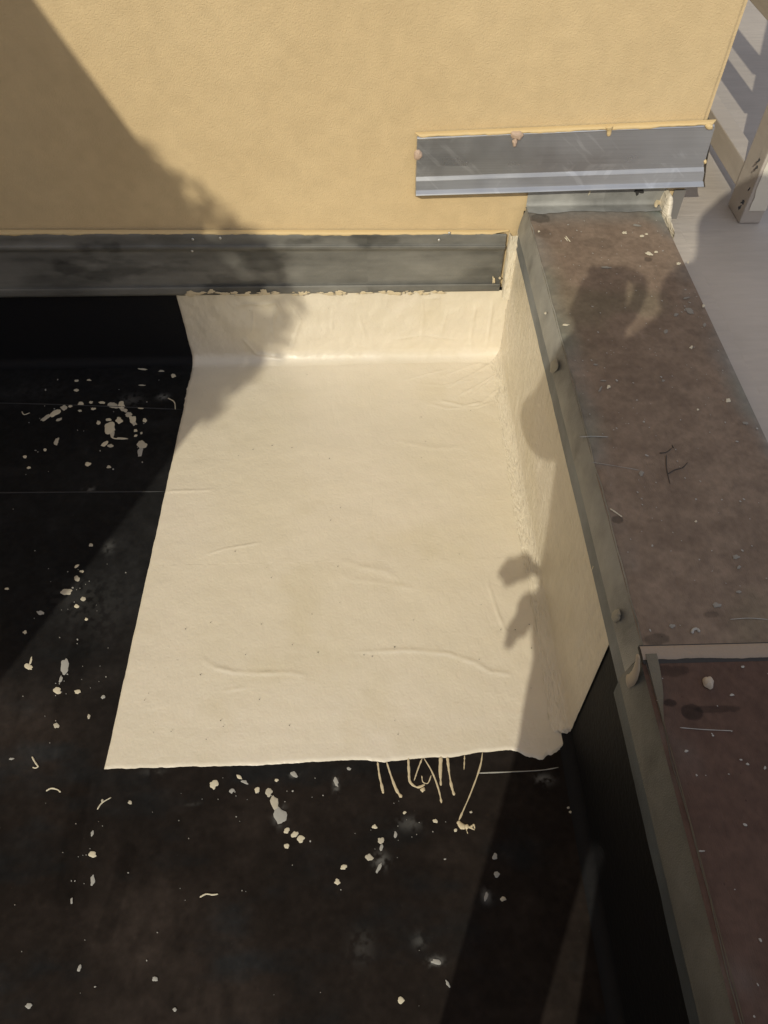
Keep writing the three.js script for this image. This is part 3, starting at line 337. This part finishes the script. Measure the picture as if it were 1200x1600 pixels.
const drips = [[[[590, 1190], [593, 1212], [597, 1230], [599, 1240]], 2.6, 5], [[[604, 1190], [612, 1215], [621, 1237], [628, 1246]], 2.8, 5], [[[638, 1184], [639, 1205], [641, 1222], [652, 1230], [664, 1226]], 4.6, 4], [[[660, 1184], [653, 1202], [647, 1220]], 2.4, 2.4], [[[662, 1184], [674, 1204], [683, 1226], [687, 1240], [690, 1255]], 2, 4], [[[689, 1182], [688, 1205], [689, 1228]], 5.5, 4.5], [[[699, 1182], [702, 1208], [706, 1230], [710, 1243]], 4.6, 5], [[[726, 1180], [725, 1203]], 1.8, 2], [[[754, 1175], [751, 1195], [736, 1238], [724, 1266], [717, 1282]], 1.8, 3.6], [[[659, 1212], [661, 1222], [668, 1224], [674, 1211]], 1.8, 1.8], [[[715, 1283], [722, 1291], [732, 1292], [742, 1297]], 9, 4], [[[728, 1294], [731, 1303]], 2, 1.4], [[[735, 1293], [740, 1289], [742, 1295]], 3, 3]];
for (const [pts, a, b] of drips) part('drip', strand(atF, UP, pts, a * 0.95, b * 0.8, 0.28, 0.65), M.drip, coat);
part('drip', splat(atF, UP, 660, 1234, 4, 3.6, 0, 0.002), M.drip, coat);
// dark pinholes and grit stuck in the coating
{ const g = []; for (let i = 0; i < 46; i++) { const x = rr(-0.42, 0.3), z = i < 20 ? rr(0.75, 1.0) : rr(0.05, 1.0); const s = rr(0.0006, 0.0013); g.push(splat((p, q) => V3(x + p, 0.0042, z + q), UP, 0, 0, s, s * 0.7, rr(0, 90), 0.0006, 0.4, 7)); } part('grit', merge(g), M.dark, coat, 'stuff'); }

// painted lump at the outer end of the coping
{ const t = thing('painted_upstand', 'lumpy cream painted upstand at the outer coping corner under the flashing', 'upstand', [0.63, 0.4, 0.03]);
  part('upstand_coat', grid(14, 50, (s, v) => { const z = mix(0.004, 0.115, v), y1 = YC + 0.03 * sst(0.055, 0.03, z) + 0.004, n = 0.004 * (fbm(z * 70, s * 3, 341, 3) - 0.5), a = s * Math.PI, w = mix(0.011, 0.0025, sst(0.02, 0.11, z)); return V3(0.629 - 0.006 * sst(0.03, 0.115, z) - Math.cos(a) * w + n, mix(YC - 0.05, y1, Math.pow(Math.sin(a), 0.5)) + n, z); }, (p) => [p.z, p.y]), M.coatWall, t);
  part('shade_strip', box(0.645, 0.6695, YD - 0.02, 0.435, 0.0005, 0.003), std([0.17, 0.16, 0.15], 0.8), t);  // dark strip whose colour stands in for the shade under the flashing
  part('lump', splat((p, q) => onY(p, q, YC + 0.004), UP, 1027, 316, 5, 8, 10, 0.005, 0.3), M.drip, t);
}

// ------------------------------------------------------------------ grey deck and railing beyond the parapet

const deck = part('deck', grid(80, 80, (s, t) => { const x = mix(0.6195, 9, s * s), z = mix(-6, 8, t); return V3(x, YD + (x < 2 ? 0.006 * (fbm(x * 7, z * 7, 351, 3) - 0.5) : 0), z); }, (p) => [p.x * 1.5, p.z * 1.5]), M.greyPaint, scene);
deck.userData = { kind: 'structure', label: 'grey painted deck beyond the parapet and the house corner', category: 'deck' };
const rail = thing('wooden_railing', 'grey painted timber railing with a cream faced post beside the house corner', 'railing', [0.82, YD, 0]);
part('post', box(0.797, 0.843, YD, 1.5, -0.05, 0.026, 0.003), M.greyPaint, rail);
{ const f = part('painted_face', grid(10, 60, (s, t) => { const y = mix(YD + 0.03, 1.3, t), x = mix(0.803 + 0.008 * (fbm(y * 60, 3, 361, 3) - 0.3) , 0.8425, s); return V3(x, y, 0.0275 + 0.0006 * (fbm(x * 80, y * 40, 363) - 0.5)); }, (p) => [p.x, p.y]), M.creamPaint, rail); f.userData.label = 'flaking cream paint on the post front'; }
for (const [y0, y1, x0, x1] of [[0.408, 0.46, 0.803, 0.843], [0.69, 0.73, 0.79, 0.83], [0.86, 0.9, 0.79, 0.83], [1.42, 1.47, 0.78, 0.86]]) part('rail', box(x0, x1, y0, y1, -2.6, -0.0505, 0.002), M.greyPaint, rail);
{ const at = (x, y) => onZ(x, y, 0.0285); for (const [x, y, a, b] of [[1184, 252, 1.6, 6], [1181, 262, 2.2, 3], [1160, 316, 2.4, 4], [1155, 325, 1.4, 5], [1170, 296, 1, 3]]) part('paint_chip', splat(at, FZ, x, y, a, b, 30, 0.0006, 0.7), M.dark, rail); }
// two pale threads stuck to the painted upstand
{ const t = thing('pale_fibres', 'two pale loose fibres sticking out beside the painted upstand', 'fibre', [0.65, YD, -0.02]); for (const pts of [[[1046, 296], [1057, 299]], [[1050, 304], [1060, 306]]]) part('fibre', strand((x, y) => onY(x, y, 0.405), UP, pts, 2.2, 1.6), M.splat, t); }

// ------------------------------------------------------------------ behind the camera: what throws the shadows
const sU = V3(-SUN.z, 0, SUN.x).normalize(), sV = new THREE.Vector3().crossVectors(sU, SUN);
{ // the person who takes the picture
  const man = thing('person', 'person in dark work clothes bending to photograph the corner with a phone', 'person', [-0.08, 0, 2.1]);
  const bones = []; const B = (a, b, ra, rb) => bones.push([V3(...a), V3(...b), ra, rb]);
  const hipL = [-0.15, 0.84, 2.12], hipR = [0.03, 0.84, 2.1], kneeL = [-0.165, 0.45, 2.12], kneeR = [0.04, 0.45, 2.1], ankL = [-0.165, 0.09, 2.2], ankR = [0.055, 0.09, 2.18];
  B(hipL, kneeL, 0.08, 0.06); B(kneeL, ankL, 0.058, 0.048); B(hipR, kneeR, 0.086, 0.06); B(kneeR, ankR, 0.058, 0.048);
  B(ankL, [-0.17, 0.04, 1.98], 0.048, 0.036); B(ankR, [0.1, 0.04, 1.96], 0.048, 0.036);
  B([-0.135, 0.9, 2.12], [-0.02, 0.9, 2.1], 0.105, 0.105); B([-0.1, 0.95, 2.1], [-0.02, 1.18, 1.95], 0.125, 0.13); B([-0.13, 1.02, 2.05], [-0.06, 1.25, 1.9], 0.085, 0.09); B([0.05, 1.02, 2.05], [0.16, 1.25, 1.9], 0.09, 0.1);
  B([-0.015, 1.49, 1.765], [0.27, 1.46, 1.8], 0.062, 0.075); B([-0.15, 1.0, 2.0], [-0.13, 1.26, 1.86], 0.085, 0.085); B([0.06, 1.5, 1.75], [0.06, 1.6, 1.69], 0.06, 0.06); B([0.05, 1.2, 1.92], [0.13, 1.38, 1.8], 0.14, 0.125);
  B([0.13, 1.42, 1.78], [0.13, 1.52, 1.72], 0.06, 0.055);
  B([0.125, 1.595, 1.66], [0.125, 1.545, 1.66], 0.088, 0.08); B([0.125, 1.495, 1.64], [0.125, 1.545, 1.65], 0.062, 0.073);
  B([0.0, 1.415, 1.765], [-0.23, 1.17, 1.75], 0.056, 0.052); B([-0.128, 1.215, 1.64], [-0.064, 1.3, 1.72], 0.045, 0.05); B([-0.23, 1.17, 1.75], [-0.09, 1.21, 1.54], 0.047, 0.038);
  B([0.28, 1.42, 1.8], [0.4, 1.2, 1.9], 0.06, 0.05); B([0.4, 1.2, 1.9], [0.35, 1.06, 1.94], 0.046, 0.036); B([0.35, 1.06, 1.94], [0.345, 1.0, 1.945], 0.036, 0.03);
  B([-0.15, 0.98, 2.04], [-0.18, 0.93, 2.02], 0.07, 0.05);
  const lo = V3(-0.62, -0.02, 1.24), size = 2.0, res = 150, mc = new MarchingCubes(res, new THREE.MeshBasicMaterial(), false, false, 400000);
  mc.isolation = 0; const ab = new THREE.Vector3(), ap = new THREE.Vector3(), cell = size / res;
  const K = bones.map(([a, b, ra, rb]) => { const d = b.clone().sub(a); return [a.x, a.y, a.z, d.x, d.y, d.z, d.lengthSq(), ra, rb]; });
  for (let k = 0; k < res; k++) for (let j = 0; j < res; j++) for (let i = 0; i < res; i++) {
    const x = lo.x + i * cell, y = lo.y + j * cell, z = lo.z + k * cell; let f = 0, m = 9;
    for (const q of K) { const px = x - q[0], py = y - q[1], pz = z - q[2], t = clamp((px * q[3] + py * q[4] + pz * q[5]) / q[6]), dx = px - q[3] * t, dy = py - q[4] * t, dz = pz - q[5] * t, d = Math.sqrt(dx * dx + dy * dy + dz * dz) - (q[7] + (q[8] - q[7]) * t); if (d < 0.15) f += Math.exp(-d * 90); if (d < m) m = d; }
    mc.field[k * res * res + j * res + i] = f > 0 ? Math.log(f) / 90 : -m;
  }
  mc.update();
  const n = mc.count, P = new Float32Array(n * 3), N = new Float32Array(n * 3), Cc = new Float32Array(n * 3);
  for (let i = 0; i < n; i++) { for (let a = 0; a < 3; a++) { P[i * 3 + a] = [lo.x, lo.y, lo.z][a] + (mc.positionArray[i * 3 + a] + 1) / 2 * size; N[i * 3 + a] = mc.normalArray[i * 3 + a]; }
    const y = P[i * 3 + 1], z = P[i * 3 + 2], hand = z < 1.56 && y < 1.3, c = y > 1.5 && P[i * 3] > 0.03 && P[i * 3] < 0.23 && z < 1.77 ? (y > 1.6 ? [0.02, 0.018, 0.016] : [0.45, 0.3, 0.22]) : hand ? [0.45, 0.3, 0.22] : y > 0.88 ? [0.035, 0.04, 0.05] : y < 0.1 ? [0.06, 0.045, 0.03] : [0.03, 0.032, 0.038]; Cc.set(c, i * 3); }
  const g = new THREE.BufferGeometry(); g.setAttribute('position', new THREE.BufferAttribute(P, 3)); g.setAttribute('normal', new THREE.BufferAttribute(N, 3)); g.setAttribute('color', new THREE.BufferAttribute(Cc, 3));
  part('body', g, new THREE.MeshStandardMaterial({ vertexColors: true, roughness: 0.85 }), man);
  // left hand holding the phone, gloves hanging from the hip pocket
  const hand = [new THREE.SphereGeometry(1, 16, 12).scale(0.034, 0.042, 0.02).translate(-0.04, 1.235, 1.51)];
  for (let i = 0; i < 4; i++) { const y0 = 1.215 + i * 0.018; hand.push(new THREE.TubeGeometry(new THREE.CatmullRomCurve3([V3(-0.05, y0, 1.5), V3(-0.066, y0 + 0.004, 1.485), V3(-0.056, y0 + 0.006, 1.468), V3(-0.04, y0 + 0.006, 1.466)]), 10, 0.008, 8)); }
  hand.push(new THREE.TubeGeometry(new THREE.CatmullRomCurve3([V3(-0.03, 1.27, 1.508), V3(-0.01, 1.295, 1.5), V3(0.004, 1.305, 1.492)]), 8, 0.0095, 8));
  { const q = (u, v) => sU.clone().multiplyScalar(u).addScaledVector(sV, v).addScaledVector(SUN, camera.position.dot(SUN) - 0.035);
    hand.forEach((g) => g.translate(-0.045, 0.03, 0.005));
    hand.push(new THREE.TubeGeometry(new THREE.CatmullRomCurve3([q(0.52, 0.29), q(0.555, 0.312), q(0.578, 0.31), q(0.588, 0.285), q(0.582, 0.245), q(0.56, 0.21), q(0.54, 0.19)]), 24, 0.0125, 8)); }
  part('hand', merge(hand), std([0.45, 0.3, 0.22], 0.6), man);
  const gq = (u, v) => sU.clone().multiplyScalar(u).addScaledVector(sV, v).addScaledVector(SUN, -2.12);
  const glove = (palm, r, tips) => { const c = gq(...palm), e = [new THREE.SphereGeometry(r, 16, 12).translate(c.x, c.y, c.z)]; for (const [a, b] of tips) { const p = gq(...a), q = gq(...b); e.push(new THREE.TubeGeometry(new THREE.CatmullRomCurve3([p, p.clone().lerp(q, 0.5).add(V3(0, 0.002, 0.004)), q]), 8, 0.0105, 8), new THREE.SphereGeometry(0.0105, 8, 6).translate(q.x, q.y, q.z)); } return merge(e); };
  const gm = std([0.25, 0.2, 0.12], 0.9);
  part('glove', glove([0.533, -0.268], 0.021, [[[0.57, -0.26], [0.54, -0.265]], [[0.53, -0.262], [0.503, -0.272]], [[0.528, -0.272], [0.498, -0.284]], [[0.53, -0.278], [0.512, -0.292]]]), gm, man);
  part('glove', glove([0.565, -0.318], 0.021, [[[0.585, -0.285], [0.57, -0.31]], [[0.56, -0.32], [0.549, -0.352]], [[0.562, -0.325], [0.552, -0.366]], [[0.572, -0.325], [0.568, -0.348]]]), gm, man);
  { // added pail, out of view, that shades the near coping panel
    const bk = thing('added_bucket', 'plastic pail added in the right hand to shade the near coping', 'added_bucket', [0.345, 0.66, 1.945]);
    const prof = [[0.002, 0], [0.115, 0], [0.12, 0.006], [0.138, 0.27], [0.145, 0.272], [0.145, 0.285], [0.136, 0.285], [0.117, 0.012], [0.002, 0.012]].map(([a, b]) => new THREE.Vector2(a, b));
    part('pail', new THREE.LatheGeometry(prof, 40).translate(0.345, 0.66, 1.945), std([0.6, 0.6, 0.57], 0.5), bk);
    part('bail', new THREE.TubeGeometry(new THREE.CatmullRomCurve3([V3(0.203, 0.93, 1.945), V3(0.25, 0.995, 1.945), V3(0.345, 1.0, 1.945), V3(0.44, 0.995, 1.945), V3(0.487, 0.93, 1.945)]), 24, 0.0025, 8), M.screw, bk);
  }
  const phone = thing('phone', 'dark mobile phone held up to take the picture', 'phone', [-0.005, 1.23, 1.48]);
  const pg = new RoundedBoxGeometry(0.074, 0.15, 0.009, 3, 0.004); pg.applyMatrix4(new THREE.Matrix4().makeBasis(cR, cU, cF.clone().negate())); pg.translate(...camera.position.clone().addScaledVector(cF, -0.014).addScaledVector(cU, -0.012).addScaledVector(cR, -0.05).toArray());
  part('case', boxUV(pg), std([0.02, 0.02, 0.022], 0.3), phone);
}
{ // the neighbouring lean-to: its sloping verge and side wall throw the straight shadow at upper left
  const at = (u, v, w) => sU.clone().multiplyScalar(u).addScaledVector(sV, v).addScaledVector(SUN, w);
  const t = thing('lean_to_building', 'rendered lean-to with a sloping roof standing off to the left behind', 'building', [-2, 0, 3]);
  const a = at(-0.285, 0.1, -2.9), dirE = sU.clone().multiplyScalar(-0.141).addScaledVector(sV, 0.236).addScaledVector(SUN, 0.1).normalize();
  const b = a.clone().addScaledVector(dirE, 2.6), out = V3(-0.8, 0, 0.6).normalize();
  const q = (p) => [p, p.clone().addScaledVector(out, 2.2)], [a0, a1] = q(a), [b0, b1] = q(b), y0 = 0.002;
  const foot = (p) => V3(p.x, y0, p.z), tri = (...v) => { const g = new THREE.BufferGeometry().setFromPoints(v.length === 4 ? [v[0], v[1], v[2], v[0], v[2], v[3]] : v); g.computeVertexNormals(); return boxUV(g); };
  part('wall', merge([tri(foot(a0), foot(b0), b0, a0), tri(foot(a1), foot(b1), b1, a1), tri(foot(a0), foot(a1), a1, a0), tri(foot(b0), foot(b1), b1, b0)]), M.stucco, t);
  const up = new THREE.Vector3().crossVectors(b0.clone().sub(a0), out).normalize(); if (up.y < 0) up.negate();
  const L = (p, k) => p.clone().addScaledVector(up, k);
  part('roof', merge([tri(L(a0, 0.001), L(b0, 0.001), L(b1, 0.001), L(a1, 0.001)), tri(L(a0, 0.04), L(b0, 0.04), L(b1, 0.04), L(a1, 0.04)), tri(L(a0, 0.001), L(a0, 0.04), L(b0, 0.04), L(b0, 0.001)), tri(L(a0, 0.001), L(a0, 0.04), L(a1, 0.04), L(a1, 0.001))]), M.lead, t);
  // a leafy tree in a planter behind it
  const WD = -4.6, sh = thing('potted_tree', 'slim leafy tree in a planter standing behind the lean-to', 'tree', [-2, 0, 3.6]);
  const leaf = new THREE.SphereGeometry(1, 6, 4), leaves = [], stems = [];
  const blobs = [[-0.3, 0.2, 0.085], [-0.25, 0.225, 0.045], [-0.21, 0.17, 0.055], [-0.19, 0.1, 0.055], [-0.25, 0.08, 0.085], [-0.3, 0.0, 0.085], [-0.2, 0.02, 0.035], [-0.36, 0.26, 0.06], [-0.245, -0.03, 0.04], [-0.262, -0.1, 0.035], [-0.275, -0.17, 0.03], [-0.23, 0.04, 0.04], [-0.4, 0.1, 0.15], [-0.42, 0.28, 0.08]];
  const root = at(-0.42, 0, WD); root.y = 0;
  for (const [u, v, r] of blobs) { const c = at(u, v, WD + rr(-0.12, 0.12)); stems.push(new THREE.TubeGeometry(new THREE.CatmullRomCurve3([at(-0.42, -0.3, WD), at(mix(-0.4, u, 0.6), v - 0.06, WD), c]), 12, 0.004, 6));
    for (let i = 0; i < 560 * r; i++) { const d = V3(rr(-1, 1), rr(-1, 1), rr(-1, 1)); if (d.length() > 1) { i--; continue; } const g = leaf.clone().scale(0.022, 0.003, 0.013); g.rotateX(rr(0, 6)); g.rotateY(rr(0, 6)); g.translate(c.x + d.x * r, c.y + d.y * r, c.z + d.z * r); leaves.push(g); } }
  part('crown', merge(leaves), std([0.06, 0.1, 0.035], 0.6), sh, 'stuff'); part('branches', merge(stems), std([0.1, 0.07, 0.05], 0.9), sh);
  part('trunk', new THREE.TubeGeometry(new THREE.CatmullRomCurve3([V3(root.x, 0.3, root.z), V3(root.x + 0.03, 1.2, root.z), at(-0.42, -0.28, WD)]), 20, 0.03, 10), std([0.12, 0.09, 0.06], 0.9), sh);
  part('planter', new THREE.LatheGeometry([[0.01, 0.004], [0.2, 0.004], [0.26, 0.36], [0.28, 0.36], [0.28, 0.4], [0.24, 0.4], [0.22, 0.33], [0.01, 0.33]].map(([a, b]) => new THREE.Vector2(a, b)), 32).translate(root.x, 0, root.z), std([0.3, 0.14, 0.08], 0.8), sh);
}
// far ground so that the roof does not float
const ground = part('ground', new THREE.PlaneGeometry(160, 160).rotateX(-Math.PI / 2).translate(0, -3, 0), std([0.2, 0.19, 0.16], 1), scene); ground.userData = { kind: 'structure', label: 'ground far below the roof', category: 'ground' };

renderer.render(scene, camera);
